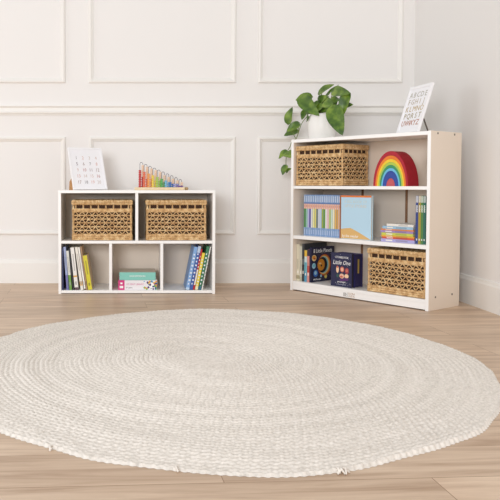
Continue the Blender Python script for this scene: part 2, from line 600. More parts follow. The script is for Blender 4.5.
def basket_parts(parent):
    r_ = random.Random(3)
    faces = []       # (origin, direction, length, outward)
    faces.append(((0, 0), (1, 0), KW, (0, -1)))
    faces.append(((KW, 0), (0, 1), KD, (1, 0)))
    faces.append(((KW, KD), (-1, 0), KW, (0, 1)))
    faces.append(((0, KD), (0, -1), KD, (-1, 0)))

    def P(face, p, z, off):
        (ox, oy), (dx, dy), Lf, (nx, ny) = face
        return (ox + dx * p - nx * 0.007 + nx * off, oy + dy * p - ny * 0.007 + ny * off, z)
    zb0, zb1, row = 0.036, 0.170, 0.02233
    body = MB()
    for fc in faces:
        Lf = fc[2]
        ncell = round(Lf / 0.0385)
        cell = Lf / ncell
        rows = int(round((zb1 - zb0) / row))
        # horizontal strands, each a pair of twined ropes
        for j in range(rows + 1):
            z = zb0 + j * row
            jit = r_.uniform(-0.001, 0.001)
            for s in (0, 1):
                pts = []
                N = ncell * 6
                for q in range(N + 1):
                    p = q / N * Lf
                    ph = 2 * math.pi * p / cell + s * math.pi + j * math.pi
                    pts.append(P(fc, p, z + jit + 0.0022 * math.cos(ph) + r_.uniform(-.0011, .0011), 0.0030 * math.sin(ph)))
                body.tube(pts, [0.0026 * r_.uniform(.75, 1.35) for _ in pts], 5)
        # diagonal strands crossing at every second row
        for sgn in (-1, 1):
            for c0 in range(-rows, ncell + rows):
                pts = []
                steps = rows * 3
                for q in range(steps + 1):
                    p = (c0 + 0.5) * cell + sgn * q / 3 * cell / 2
                    if sgn < 0: p += 0
                    z = zb0 + q / 3 * row
                    if 0.003 <= p <= Lf - 0.003:
                        pts.append(P(fc, p, z, sgn * 0.0016 + 0.0012 * math.sin(q * 1.9) + r_.uniform(-.0008, .0008)))
                if len(pts) > 2:
                    body.tube(pts, [r_.uniform(0.0022, 0.0038) for _ in pts], 5)
        # cord above the lattice and coarse braided rows below it
        for z, rr in ((zb1 + 0.005, 0.0046), (zb1 + 0.0105, 0.0040), (zb1 + 0.0155, 0.0034), (0.007, 0.0066), (0.0185, 0.0064), (0.030, 0.0062)):
            for s in (0, 1):
                pts = []
                N = int(Lf / 0.004)
                for q in range(N + 1):
                    p = q / N * Lf
                    ph = 2 * math.pi * p / 0.026 + s * math.pi + z * 300
                    pts.append(P(fc, p, max(z + rr * 0.35 * math.cos(ph), rr * 0.8 + 0.0003), rr * 0.35 * math.sin(ph)))
                body.tube(pts, rr * 0.74, 6)
    for (cx, cy) in ((0.007, 0.007), (KW - 0.007, 0.007), (KW - 0.007, KD - 0.007), (0.007, KD - 0.007)):
        pts = [(cx + 0.0008 * math.sin(q), cy + 0.0008 * math.cos(q * 1.3), 0.003 + q * (0.206 - 0.003) / 16) for q in range(17)]
        body.tube(pts, 0.0052, 7)
    b = body.build('woven_body', FIBRE, parent)
    fl = MB(); fl.box(0.012, KW - 0.012, 0.012, KD - 0.012, 0.002, 0.006)
    fl.build('base_mat', FIBRE, parent)
    ln_ = MB()  # added dark sheets that make the weave holes look shaded
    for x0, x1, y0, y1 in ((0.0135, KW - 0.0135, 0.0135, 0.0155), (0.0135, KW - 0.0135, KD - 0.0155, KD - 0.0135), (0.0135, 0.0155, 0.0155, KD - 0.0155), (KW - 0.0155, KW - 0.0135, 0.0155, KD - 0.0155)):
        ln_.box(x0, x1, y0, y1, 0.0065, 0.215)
    o_ = ln_.build('hole_shade', HOLE_SHADE, parent)
    o_['label'] = 'added dark sheets standing in for shade behind the weave'
    for fc in faces:
        n_ = max(4, round(fc[2] / 0.043))
        for q in range(n_):
            st = MB()
            p = (q + 0.5) * fc[2] / n_
            for dp in (-0.0018, 0.0018):
                st.tube([P(fc, p + dp, 0.183, 0), P(fc, p + dp * 1.3, 0.196, 0.0005), P(fc, p + dp, 0.212, 0)], 0.0021, 5)
            st.build('slot_post', FIBRE, parent)
    rim = MB()
    for fc in faces:
        Lf = fc[2]
        n_ = round(Lf / 0.0105)
        # core
        for q in range(n_):
            p = (q + 0.5) * Lf / n_
            t = r_.uniform(-0.0022, 0.0022)
            zt = KH - 0.0160 + r_.uniform(-.0006, .0004)
            loop = []
            for a in range(13):
                an = 2 * math.pi * a / 12
                loop.append(P(fc, p + t * math.sin(an), zt + 0.0108 * math.sin(an), 0.0058 * math.cos(an)))
            rim.tube(loop, 0.0061 * r_.uniform(0.92, 1.05) * 0.62 + 0.0022, 6, caps=False, flat=1.0)
        for zc in (KH - 0.024, KH - 0.0165, KH - 0.009):
            rim.tube([P(fc, 0.002, zc, 0), P(fc, Lf - 0.002, zc, 0)], 0.0062, 6)
    rim.build('wrapped_rim', FIBRE, parent)


G_B = 'woven storage baskets on the shelves'
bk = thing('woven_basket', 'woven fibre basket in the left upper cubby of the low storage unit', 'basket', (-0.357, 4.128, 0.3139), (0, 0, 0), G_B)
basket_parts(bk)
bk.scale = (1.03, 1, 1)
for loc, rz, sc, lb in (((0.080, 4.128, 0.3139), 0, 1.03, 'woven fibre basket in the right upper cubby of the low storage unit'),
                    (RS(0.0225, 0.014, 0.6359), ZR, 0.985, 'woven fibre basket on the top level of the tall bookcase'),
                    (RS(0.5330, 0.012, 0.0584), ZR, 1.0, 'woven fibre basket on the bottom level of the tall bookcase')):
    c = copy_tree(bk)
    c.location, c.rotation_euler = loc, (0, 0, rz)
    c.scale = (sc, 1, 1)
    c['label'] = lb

# ------------------------------------------------------------------ books
BM = lambda rgb: mat('book_%d_%d_%d' % rgb, rgb, 0.45)


def book(name, label, t, d, h, rgb, loc, rot=(0, 0, 0), bands=(), marks=(), group=None, cat='book', board=0.0022, side=None, soft=False):
    """upright book: x thickness, y depth with the spine at y=0, z height.
    bands: (z0, z1, rgb) fractions of the height on the spine; marks: (x0, x1, z0, z1, rgb) small printed bars on the spine"""
    root = thing(name, label, cat, loc, rot, group)
    mats = [BM(rgb)]
    cv = MB()
    b = min(board, t * 0.2)
    zs = sorted(set([0, 1] + [z for bd in bands for z in bd[:2]]))
    for z0, z1 in zip(zs[:-1], zs[1:]):
        c = rgb
        for bd in bands:
            if bd[0] <= (z0 + z1) / 2 <= bd[1]: c = bd[2]
        if BM(c) not in mats: mats.append(BM(c))
        cv.box(0, t, 0, b, z0 * h, z1 * h, mats.index(BM(c)))
    si = 0
    if side is not None:
        mats.append(BM(side)); si = len(mats) - 1
    cv.box(0, b, b, d, 0, h, 0)
    cv.box(t - b, t, b, d, 0, h, si)
    for (x0, x1, z0, z1, c) in marks:
        if BM(c) not in mats: mats.append(BM(c))
        cv.box(x0 * t, x1 * t, -0.0004, 0, z0 * h, z1 * h, mats.index(BM(c)))
    cv.build('cover', mats, root)
    e = 0.0 if soft else 0.003
    pg = MB(); pg.box(b + .0001, t - b - .0001, b + .0001, d - e, max(e, .0005), h - max(e, .0005))
    pg.build('pages', PAPER, root)
    return root


# the long row of slim picture books on the middle shelf
SER = [((86, 140, 70), 'dark green'), ((150, 200, 170), 'mint green'), ((190, 190, 225), 'lavender'), ((110, 95, 165), 'purple'), ((228, 226, 222), 'white'),
       ((232, 226, 160), 'pale yellow'), ((224, 212, 110), 'yellow'), ((120, 130, 120), 'grey green'), ((214, 218, 226), 'light grey'), ((196, 208, 224), 'pale blue'),
       ((150, 170, 70), 'olive'), ((96, 150, 40), 'bright green'), ((236, 228, 224), 'off-white'), ((238, 200, 196), 'pink'), ((190, 205, 120), 'lime'),
       ((206, 224, 206), 'pale mint'), ((238, 230, 196), 'cream'), ((226, 180, 92), 'orange'), ((212, 160, 84), 'tan'), ((240, 196, 160), 'peach')]
ORD = ['first', 'second', 'third', 'fourth', 'fifth', 'sixth', 'seventh', 'eighth', 'ninth', 'tenth', 'eleventh', 'twelfth', 'thirteenth', 'fourteenth', 'fifteenth', 'sixteenth', 'seventeenth', 'eighteenth', 'nineteenth', 'last']
tb = 0.0132
for i, (c, nm) in enumerate(SER):
    s = 0.056 + i * tb
    blue = (132, 162, 205) if i % 3 else (150, 175, 210)
    book('slim_picture_book', 'slim blue-topped picture book with %s spine band, %s from the left in its row' % (nm, ORD[i]), tb - 0.0007, 0.185, 0.246, blue,
         RS(s, 0.052 + random.uniform(0, 0.002), 0.3362), (0, 0, ZR),
         bands=((0.20, 0.66, c), (0.66, 0.78, (240, 190, 165)), (0.78, 0.81, (90, 120, 175))),
         marks=((0.3, 0.7, 0.83, 0.97, (205, 216, 232)), (0.3, 0.7, 0.70, 0.75, (220, 150, 130)), (0.35, 0.65, 0.04, 0.15, (190, 205, 228)), (0.0, 0.12, 0.0, 1.0, (110, 135, 165))),
         group='row of slim picture books on the middle shelf')

# the picture book that faces out
def facing_book(name, label, w, t, h, rgb, loc, rotz, side=(236, 226, 208)):
    root = thing(name, label, 'book', loc, (0, 0, rotz))
    cv = MB()
    cv.box(0, w, 0, 0.0022, 0, h)
    cv.box(0, w, t - 0.0022, t, 0, h)
    cv.box(0, 0.0022, 0.0022, t - 0.0022, 0, h)
    o_ = cv.build('cover', BM(rgb), root)
    MB().box(0.0025, w - 0.003, 0.0024, t - 0.0024, 0.003, h - 0.003).build('pages', BM(side), root)
    return root, o_


fb, cov = facing_book('picture_book', 'pale blue picture book facing out on the middle shelf beside the long row of spines', 0.208, 0.018, 0.246, (186, 218, 236), RS(0.327, 0.040, 0.3362), ZR)
g_ = MB()
g_.box(-0.0002, 0.208, -0.0006, 0, 0.236, 0.2462, 0)
g_.box(-0.0006, 0.009, -0.0007, 0.0, 0, 0.2462, 1)
g_.build('cover_border', [BM((226, 122, 48)), BM((150, 92, 60))], cov)
# sandy hill printed along the foot of the cover
hp = []
for q in range(25):
    x = 0.009 + q / 24 * 0.199
    t_ = q / 24
    zt = 0.050 + 0.012 * math.sin(t_ * math.pi * 1.0 + 0.3) if t_ < 0.35 else 0.060 - 0.058 * ((t_ - 0.35) / 0.65) ** 1.1
    hp.append((x, zt))
g_ = MB()
vs = [(x, -0.0005, 0.002) for x, z in hp] + [(x, -0.0005, z) for x, z in hp]
m_ = len(hp)
g_.add(vs, [(q, q + 1, q + 1 + m_, q + m_) for q in range(m_ - 1)])
g_.build('printed_hill', BM((220, 178, 112)), cov)
lettering('A BIG BOOK OF', 0.022, BM((206, 214, 208)), cov, face_front(0.106, -0.0004, 0.210), xscale=0.95)
lettering('LITTLE STORIES', 0.022, BM((216, 210, 196)), cov, face_front(0.106, -0.0004, 0.186), xscale=0.95)
lettering('by the reader', 0.021, WHITE, cov, face_front(0.072, -0.0008, 0.016), xscale=0.95)

# flat stack, bottom to top
STK = [(0.216, 0.017, (176, 170, 218), 'lavender', 0.0), (0.205, 0.010, (216, 84, 62), 'red', 0.006), (0.214, 0.008, (238, 170, 60), 'orange', 0.0), (0.202, 0.015, (206, 212, 84), 'lime yellow', 0.002),
       (0.208, 0.013, (168, 140, 190), 'purple', -0.002), (0.212, 0.007, (232, 140, 62), 'thin orange', 0.0), (0.196, 0.015, (158, 196, 222), 'light blue', 0.008), (0.172, 0.013, (236, 232, 224), 'white', 0.034)]
z = 0.3362
pos = ['lowest of its stack', 'second from the bottom of its stack', 'third from the bottom of its stack', 'fourth from the bottom of its stack', 'fourth from the top of its stack', 'third from the top of its stack', 'second from the top of its stack', 'topmost of its stack']
for i, (w, t, c, nm, dx) in enumerate(STK):
    # a lying book: the upright one rolled on its side, spine to the front
    ed = random.uniform(0, 0.006)
    b_ = book('flat_book', '%s book lying on the middle shelf, %s' % (nm, pos[i]), t - 0.0006, 0.18, w * 0.92, c, (0, 0, 0),
              marks=((0.3, 0.7, 0.15, 0.35, (240, 236, 226)), (0.25, 0.75, 0.45, 0.8, tuple(min(255, int(v * 0.75 + 20)) for v in c))), group='flat stack of books on the middle shelf')
    M = Matrix.Translation(RS(0.600 + dx, 0.034 + ed, z)) @ Matrix.Rotation(ZR + random.uniform(-0.012, 0.012), 4, 'Z') @ Matrix(((0, 0, 1, 0), (0, 1, 0, 0), (-1, 0, 0, t - 0.0006), (0, 0, 0, 1)))
    b_.matrix_world = M
    z += t

# upright books at the right end of the middle shelf
for i, (s, t, c, nm) in enumerate(((0.8015, 0.0145, (48, 66, 132), 'navy blue'), (0.8163, 0.0140, (170, 148, 52), 'mustard'), (0.8306, 0.0130, (82, 130, 66), 'leaf green'), (0.8439, 0.0140, (44, 104, 90), 'dark teal'))):
    hh = 0.250
    mk = [(0.1, 0.35, 0.86, 0.995, (235, 235, 232)), (0.55, 0.8, 0.86, 0.995, (235, 235, 232))]
    for q in range(6):
        mk.append((0.2, 0.75 - 0.1 * (q % 2), 0.66 + q * 0.025, 0.678 + q * 0.025, (238, 238, 232)))
    mk.append((0.3, 0.7, 0.07, 0.11, (225, 225, 220)))
    book('upright_storybook', '%s upright book beside the flat stack, at the right end of the middle shelf' % nm, t, 0.19, hh, c, RS(s, 0.040, 0.3362), (0, 0, ZR), marks=mk, group='upright books at the right end of the middle shelf')

# bottom level, left end
ROW = [(0.0205, 0.024, 0.222, (222, 214, 190), 'thick cream', ((0.05, 0.15, (170, 160, 130)),), 0.20),
       (0.0465, 0.016, 0.212, (206, 204, 186), 'greyish cream', ((0.0, 0.12, (190, 186, 160)),), 0.20),
       (0.0645, 0.016, 0.228, (60, 62, 66), 'charcoal', ((0.45, 0.6, (120, 128, 128)),), 0.21),
       (0.0825, 0.018, 0.190, (120, 190, 205), 'cyan with yellow-capped spine', ((0.80, 1.0, (232, 190, 70)), (0.62, 0.80, (206, 224, 224)), (0.0, 0.3, (90, 160, 190))), 0.19),
       (0.1025, 0.017, 0.196, (222, 150, 140), 'pink and red', ((0.3, 0.5, (196, 66, 52)), (0.8, 1.0, (60, 50, 70))), 0.19)]
for s, t, hh, c, nm, bd, dd in ROW:
    book('upright_storybook', '%s book standing left of the planets book on the bottom shelf' % nm, t, dd, hh, c, RS(s, 0.030, 0.0582), (0, 0, ZR),
         bands=bd, marks=((0.3, 0.7, 0.2, 0.28, (240, 236, 228)), (0.35, 0.6, 0.33, 0.6, tuple(int(v * 0.8) for v in c))), group='storybooks at the left end of the bottom shelf')
pb = book('planets_book', 'dark navy board book with a big orange ringed planet on its cover', 0.0135, 0.215, 0.209, (27, 28, 62), RS(0.1215, 0.028, 0.0582), (0, 0, ZR))
pc = [c for c in pb.children if c.name.startswith('cover')][0]
# cover art lives on the right-hand board (+x side): build in a plane then turn it
TURN = Matrix.Translation((0.0139, 0, 0)) @ Matrix.Rotation(math.pi / 2, 4, 'Z')
art = MB()
ART = [BM((214, 140, 44)), BM((232, 200, 140)), BM((120, 190, 200)), BM((178, 66, 40)), BM((14, 14, 28)), BM((160, 205, 225)), BM((60, 110, 190)), BM((232, 214, 110)), BM((110, 60, 30)), BM((225, 225, 230))]


def disc_t(cx, cz, rx, rz, lay, mi):
    a = MB(); a.disc(cx, cz, rx, rz, -0.0003 * (lay + 1), 0, 28, 0.0003)
    vs_ = [TURN @ Vector(v) for v in a.v]
    art.add(vs_, a.f, mi)


disc_t(0.122, 0.098, 0.062, 0.066, 0, 3)
disc_t(0.120, 0.099, 0.057, 0.061, 1, 0)
disc_t(0.116, 0.099, 0.052, 0.055, 2, 1)
disc_t(0.111, 0.100, 0.047, 0.050, 3, 2)
disc_t(0.102, 0.100, 0.045, 0.047, 4, 4)
disc_t(0.090, 0.101, 0.034, 0.036, 5, 0)
disc_t(0.092, 0.096, 0.006, 0.006, 6, 4)
disc_t(0.080, 0.110, 0.012, 0.005, 6, 1)
disc_t(0.026, 0.145, 0.021, 0.019, 0, 1)
disc_t(0.024, 0.149, 0.015, 0.010, 1, 0)
disc_t(0.030, 0.141, 0.010, 0.005, 2, 3)
disc_t(0.024, 0.098, 0.017, 0.017, 0, 5)
disc_t(0.026, 0.100, 0.010, 0.009, 1, 2)
disc_t(0.042, 0.052, 0.021, 0.021, 0, 6)
disc_t(0.040, 0.055, 0.012, 0.012, 1, 5)
disc_t(0.092, 0.034, 0.008, 0.009, 0, 5)
disc_t(0.136, 0.028, 0.013, 0.012, 0, 7)
for q in range(34):
    disc_t(random.uniform(0.01, 0.205), random.uniform(0.01, 0.2), 0.0012, 0.0012, 0, 9)
art.build('cover_art', ART, pc)
lettering('8 Little Planets', 0.034, WHITE, pc, TURN @ face_front(0.107, -0.0004, 0.186), xscale=0.86)
lettering('with flip pages', 0.014, WHITE, pc, TURN @ face_front(0.056, -0.0004, 0.016), xscale=0.9)

# small dark board book that faces out, with a purple book behind it
lb_, lc = facing_book('board_book', 'small dark blue board book with white script title facing out on the bottom shelf', 0.143, 0.022, 0.193, (36, 38, 74), RS(0.277, 0.030, 0.0582), ZR, (50, 46, 56))
art = MB()
AR2 = [BM((238, 188, 160)), BM((206, 110, 90)), BM((92, 48, 110)), BM((250, 210, 170)), BM((225, 225, 230)), BM((160, 60, 70)), BM((50, 90, 80))]
for cx, cz, rx, rz, lay, mi in ((0.046, 0.098, 0.009, 0.020, 0, 3), (0.046, 0.112, 0.006, 0.007, 1, 1), (0.078, 0.100, 0.014, 0.016, 0, 1), (0.078, 0.100, 0.009, 0.010, 1, 0), (0.110, 0.094, 0.013, 0.018, 0, 5), (0.110, 0.096, 0.008, 0.009, 1, 1),
                                (0.076, 0.062, 0.016, 0.014, 0, 0), (0.074, 0.058, 0.010, 0.006, 1, 1), (0.108, 0.064, 0.014, 0.012, 0, 3), (0.106, 0.046, 0.016, 0.009, 0, 2), (0.078, 0.040, 0.018, 0.009, 0, 2), (0.047, 0.062, 0.008, 0.010, 0, 6)):
    a = MB(); a.disc(cx, cz, rx, rz, -0.0003 * (lay + 1), 0, 24, 0.0003); art.add(a.v, a.f, mi)
for q in range(22):
    a = MB(); a.disc(random.uniform(0.008, 0.135), random.choice([random.uniform(0.008, 0.03), random.uniform(0.12, 0.185)]), 0.0012, 0.0012, -0.0003, 0, 10, 0.0003); art.add(a.v, a.f, 4)
art.build('cover_art', AR2, lc)
lettering('STORIES FOR', 0.017, WHITE, lc, face_front(0.076, -0.0004, 0.168), xscale=0.9)
lettering('Little One', 0.034, WHITE, lc, face_front(0.073, -0.0004, 0.138), xscale=0.85, shear=0.3)
lettering('good night', 0.013, WHITE, lc, face_front(0.074, -0.0004, 0.028), xscale=1.0)
lettering('a board book', 0.009, BM((190, 190, 205)), lc, face_front(0.073, -0.0004, 0.014), xscale=1.3)
p2, pc2 = facing_book('slipcase', 'purple-blue slipcase standing behind the small dark board book', 0.140, 0.070, 0.190, (58, 52, 104), RS(0.282, 0.058, 0.0582), ZR, (52, 48, 92))
p2['category'] = 'box'
q_ = MB(); q_.box(0.1371, 0.1379, 0.028, 0.040, 0.08, 0.16, 0); q_.build('side_print', BM((206, 176, 80)), p2)

# ------------------------------------------------------------------ books in the low unit
def px(v, D=4.13):
    return (v - 132.5) / 701.4 * D


ZL = 0.0208
LL = [(61.6, 61.6, 0.0085, 0.250, (54, 60, 104), 'navy', (), None),
      (66.3, 63.3, 0.0130, 0.255, (164, 176, 214), 'lavender blue', ((0.0, 0.35, (120, 118, 176)),), None),
      (69.2, 66.0, 0.0145, 0.232, (226, 226, 216), 'white with green-footed spine', ((0.0, 0.38, (110, 160, 60)),), None),
      (72.6, 68.6, 0.0070, 0.250, (40, 38, 40), 'thin black', (), None),
      (74.7, 70.2, 0.0210, 0.252, (240, 236, 230), 'thick white', ((0.0, 0.06, (90, 60, 70)), (0.3, 0.34, (220, 170, 90))), None),
      (80.5, 74.7, 0.0160, 0.255, (238, 232, 220), 'cream', ((0.1, 0.2, (226, 180, 110)),), None),
      (84.0, 77.9, 0.0090, 0.255, (250, 246, 238), 'thin white', ((0.0, 0.03, (110, 80, 50)),), None),
      (86.0, 79.9, 0.0080, 0.258, (176, 140, 104), 'thin tan', (), (190, 156, 118)),
      (88.0, 82.6, 0.0240, 0.205, (216, 204, 44), 'thick yellow', (), (196, 166, 122))]
for xb, xt, t, hh, c, nm, bd, sd in LL:
    x0, x1 = px(xb), px(xt)
    an = -math.asin((x0 - x1) / hh)
    mk = [(0.3, 0.7, 0.12, 0.20, tuple(int(v * 0.7) for v in c)), (0.35, 0.65, 0.45, 0.85, tuple(int(v * 0.78) for v in c))]
    book('leaning_storybook', '%s book leaning left in the lower left cubby of the low unit' % nm if xb > 62 else '%s book standing against the side of the lower left cubby' % nm, t, 0.20, hh, c, (x0, 4.126, ZL), (0, an, 0), bands=bd, marks=mk,
         group='books in the lower left cubby', side=sd)
LR = [(186.0, 0.0200, 0.258, (132, 172, 222), 'light blue', ((0.0, 0.05, (190, 214, 236)),), None, True),
      (189.8, 0.0170, 0.262, (66, 96, 170), 'royal blue', ((0.85, 1.0, (190, 206, 228)),), None, False),
      (193.1, 0.0090, 0.245, (196, 40, 44), 'thin red', ((0.12, 0.5, (240, 225, 210)),), None, False),
      (195.2, 0.0160, 0.222, (240, 216, 70), 'yellow', ((0.0, 0.1, (240, 232, 190)),), None, False),
      (198.4, 0.0165, 0.262, (56, 122, 86), 'dark green', ((0.0, 0.08, (60, 110, 130)),), None, False),
      (201.7, 0.0060, 0.260, (240, 238, 232), 'thin white', (), None, False)]
for xb, t, hh, c, nm, bd, sd, f_ in LR:
    x0 = px(xb); an = 0.195
    mk = []
    for q in range(9):
        mk.append((0.25, 0.6 + 0.2 * (q % 2), 0.12 + q * 0.085, 0.155 + q * 0.085, (236, 240, 244) if sum(c) < 560 else (120, 150, 120)))
    book('leaning_storybook', '%s book leaning right in the lower right cubby of the low unit' % nm, t, 0.20, hh, c, (x0, 4.126, ZL + t * math.sin(an) + 0.0002), (0, an, 0), bands=bd, marks=mk,
         group='books in the lower right cubby', side=sd)

# box and book lying in the middle cubby
bx = thing('book_box', 'white printed box with a pink end and coloured dots, under the teal book', 'box', (px(118.2), 4.128, ZL + 0.0002))
MB().box(0, 0.230, 0, 0.20, 0, 0.057, 0, 0.0012).build('carton', BM((240, 236, 238)), bx)
MB().box(-0.0004, 0.037, -0.0006, 0.2002, -0.0001, 0.0573, 0).build('end_label', BM((216, 52, 130)), bx)
MB().box(0.008, 0.029, -0.0012, -0.0006, 0.010, 0.024, 0).box(0.012, 0.025, -0.0012, -0.0006, 0.034, 0.044, 0).build('end_mark', WHITE, bx)
dd = MB()
DC = [(232, 196, 50), (60, 150, 200), (222, 90, 60), (110, 180, 70), (40, 60, 120), (230, 140, 60), (90, 50, 110), (250, 250, 248)]
rr_ = random.Random(5)
for q in range(64):
    x = 0.135 + 0.094 * math.sqrt(rr_.random()); zc = rr_.uniform(0.005, 0.052)
    if x < 0.175 and 0.014 < zc < 0.044: continue
    r0 = rr_.uniform(0.003, 0.0065)
    x = min(x, 0.229 - r0); zc = min(max(zc, r0 + .0005), 0.0565 - r0)
    a = MB(); a.disc(x, zc, r0, r0, -0.0003 - 0.00001 * q, 0, 14, 0.0002); dd.add(a.v, a.f, q % 7)
a = MB(); a.disc(0.196, 0.028, 0.015, 0.017, -0.0014, 0, 24, 0.0003); dd.add(a.v, a.f, 7)
a = MB(); a.disc(0.188, 0.031, 0.006, 0.008, -0.0017, 0, 24, 0.0003); dd.add(a.v, a.f, 6)
a = MB(); a.disc(0.206, 0.020, 0.005, 0.005, -0.0017, 0, 24, 0.0003); dd.add(a.v, a.f, 4)
dd.build('printed_dots', [BM(c) for c in DC], bx)
lettering('MY FIRST LIBRARY', 0.0135, BM((214, 120, 160)), bx, face_front(0.100, -0.0004, 0.033), xscale=0.95)
lettering('2+ years', 0.012, BM((70, 66, 70)), bx, face_front(0.064, -0.0004, 0.013), xscale=0.95)
tb_ = thing('teal_book', 'thick teal book lying on the white and pink box', 'book', (px(119.3), 4.130, ZL + 0.0582))
MB().box(0, 0.214, 0, 0.0025, 0, 0.046, 0, 0.0006).box(0, 0.214, 0.0027, 0.19, 0, 0.0024, 0).box(0, 0.214, 0.0027, 0.19, 0.0436, 0.046, 1).build('cover', [BM((134, 204, 190)), BM((190, 178, 162))], tb_)
MB().box(0.003, 0.211, 0.0028, 0.187, 0.0026, 0.0434).build('pages', PAPER, tb_)
lettering('MONTESSORI', 0.0135, WHITE, tb_, face_front(0.107, -0.0004, 0.023), xscale=1.15)

# ------------------------------------------------------------------ framed prints
FR = mat('white_frame', (246, 245, 247), 0.4)
PR = mat('print_paper', (244, 243, 246), 0.7)
KRAFT = mat('kraft_board', (186, 136, 84), 0.8, 0.1, 50)


def framed(name, label, w, h, BRc, phi, lean, zb, fw, rows, size, colors, xs=1.0, rowspan=0.62, legw=0.022, legm=None, mid=0.5, colspan=0.66):
    e = Vector((math.cos(phi), -math.sin(phi), 0)); n_ = Vector((math.sin(phi), math.cos(phi), 0))
    BL = Vector((BRc[0], BRc[1], zb)) - e * w
    root = thing(name, label, 'framed print', BL, (0, 0, -phi))
    tilt = Matrix.Translation((0, 0, 0.0155 * math.sin(lean) + 0.0006)) @ Matrix.Rotation(-lean, 4, 'X')
    mb = MB(); f = fw
    for x0, x1, z0, z1 in ((0, w, 0, f), (0, w, h - f, h), (0, f, f + .0001, h - f - .0001), (w - f, w, f + .0001, h - f - .0001)):
        mb.box(x0, x1, 0, 0.013, z0, z1, 0, 0.001, tilt)
    mb.build('frame', FR, root)
    pr = MB().box(f, w - f, 0.004, 0.007, f, h - f, 0, 0, tilt).build('print', PR, root)
    MB().box(f * 0.6, w - f * 0.6, 0.0132, 0.0155, f * 0.6, h - f * 0.6, 0, 0, tilt).build('backing', KRAFT, root)
    k = 0
    for i, row in enumerate(rows):
        zc = h * (mid + rowspan / 2) - i * h * rowspan / (len(rows) - 1)
        for j, ch in enumerate(row):
            xc = w * 0.5 + (j - (len(row) - 1) / 2) * w * colspan / max(3, len(row) - 1)
            lettering(ch, size, colors[(i * 3 + j * 2) % len(colors)] if len(rows) != len(colors) else colors[i], pr, tilt @ face_front(xc, 0.0037, zc), name='character', xscale=xs)
    # easel leg
    top = tilt @ Vector((w / 2, 0.016, h * 0.62))
    foot = Vector((w / 2, top.y + h * 0.24, 0.0022))
    d = foot - top
    lg_ = MB()
    wv = legw
    vs = [top + Vector((-wv, 0, 0)), top + Vector((wv, 0, 0)), foot + Vector((wv * 1.5, 0, 0)), foot + Vector((-wv * 1.5, 0, 0))]
    nn = Vector((0, 0.0025, 0))
    vs = vs + [v + nn for v in vs]
    lg_.add(vs, [(0, 1, 2, 3), (7, 6, 5, 4), (0, 4, 5, 1), (1, 5, 6, 2), (2, 6, 7, 3), (3, 7, 4, 0)])
    lg_.build('easel_leg', legm or KRAFT, root)
    return root


NC = [mat('ink_%d' % i, c, 0.7) for i, c in enumerate([(150, 146, 148), (186, 124, 118), (214, 170, 160), (126, 106, 112), (206, 190, 180), (160, 134, 128), (214, 190, 182)])]
nf = framed('number_print', 'white framed number chart leaning on its stand on top of the low storage unit', 0.218, 0.268, (-0.150, 4.222), -0.45, 0.36, 0.610, 0.010,
            [['1', '2', '3', '4'], ['5', '6', '7', '8'], ['9', '10', '11', '12'], ['13', '14', '15', '16'], ['17', '18', '19', '20']], 0.029, NC, 0.85, 0.58, mid=0.46, colspan=0.58)
# wide raw stand visible at its left edge
AC = [mat('letter_ink_%d' % i, c, 0.6) for i, c in enumerate([(176, 172, 160), (184, 170, 150), (190, 166, 118), (160, 146, 110), (176, 112, 84)])]
framed('alphabet_print', 'white framed alphabet print leaning back on top of the tall bookcase', 0.211, 0.268, (1.481, 3.659), 1.407, 0.312, 0.9172, 0.016,
       [list('ABCDE'), list('FGHIJ'), list('KLMNO'), list('PQRST'), list('UVWXYZ')], 0.043, AC, 1.0, 0.60, 0.004, mat('dark_leg', (96, 84, 74), 0.5))
st = MB()
st.add([(0.002, 0.018, 0.0006), (0.0045, 0.018, 0.0006), (0.0045, 0.044, 0.070), (0.002, 0.044, 0.070),
        (0.002, 0.082, 0.0006), (0.0045, 0.082, 0.0006), (0.0045, 0.074, 0.050), (0.002, 0.074, 0.050)],
       [(0, 1, 2, 3), (7, 6, 5, 4), (0, 4, 5, 1), (1, 5, 6, 2), (2, 6, 7, 3), (3, 7, 4, 0)])
st.build('stand_gusset', KRAFT, nf)

# ------------------------------------------------------------------ counting abacus
WOOD = mat('pale_beech', (232, 208, 170), 0.5, 0.08, 30)
WIRE = mat('dark_wire', (70, 56, 84), 0.35)
ab = thing('counting_abacus', 'small wooden counting abacus with descending rainbow bead hoops on the low unit', 'toy', (0.012, 4.190, 0.6102))
MB().box(0, 0.300, 0, 0.055, 0, 0.017, 0, 0.003).build('base', WOOD, ab)
k_ = MB(); k_.lathe([(0.0001, 0), (0.008, 0.0005), (0.0115, 0.006), (0.0115, 0.012), (0.008, 0.017), (0.0001, 0.018)], 18, 0, (0.3125, 0.028, 0))
k_.build('end_knob', mat('brown_wood', (176, 146, 104), 0.5), ab)
BC = [((196, 62, 62), 'red'), ((232, 120, 86), 'coral'), ((240, 168, 96), 'orange'), ((240, 214, 90), 'yellow'), ((176, 206, 100), 'lime'), ((96, 178, 96), 'green'), ((130, 190, 224), 'sky blue'), ((66, 118, 190), 'blue'), ((160, 160, 214), 'lilac'), ((120, 84, 160), 'violet')]
NATB = mat('bead_natural', (244, 214, 186), 0.45)
bead_prof = [(0.0018, -0.005), (0.0056, -0.0047), (0.0082, -0.0029), (0.0086, 0), (0.0082, 0.0029), (0.0056, 0.0047), (0.0018, 0.005)]
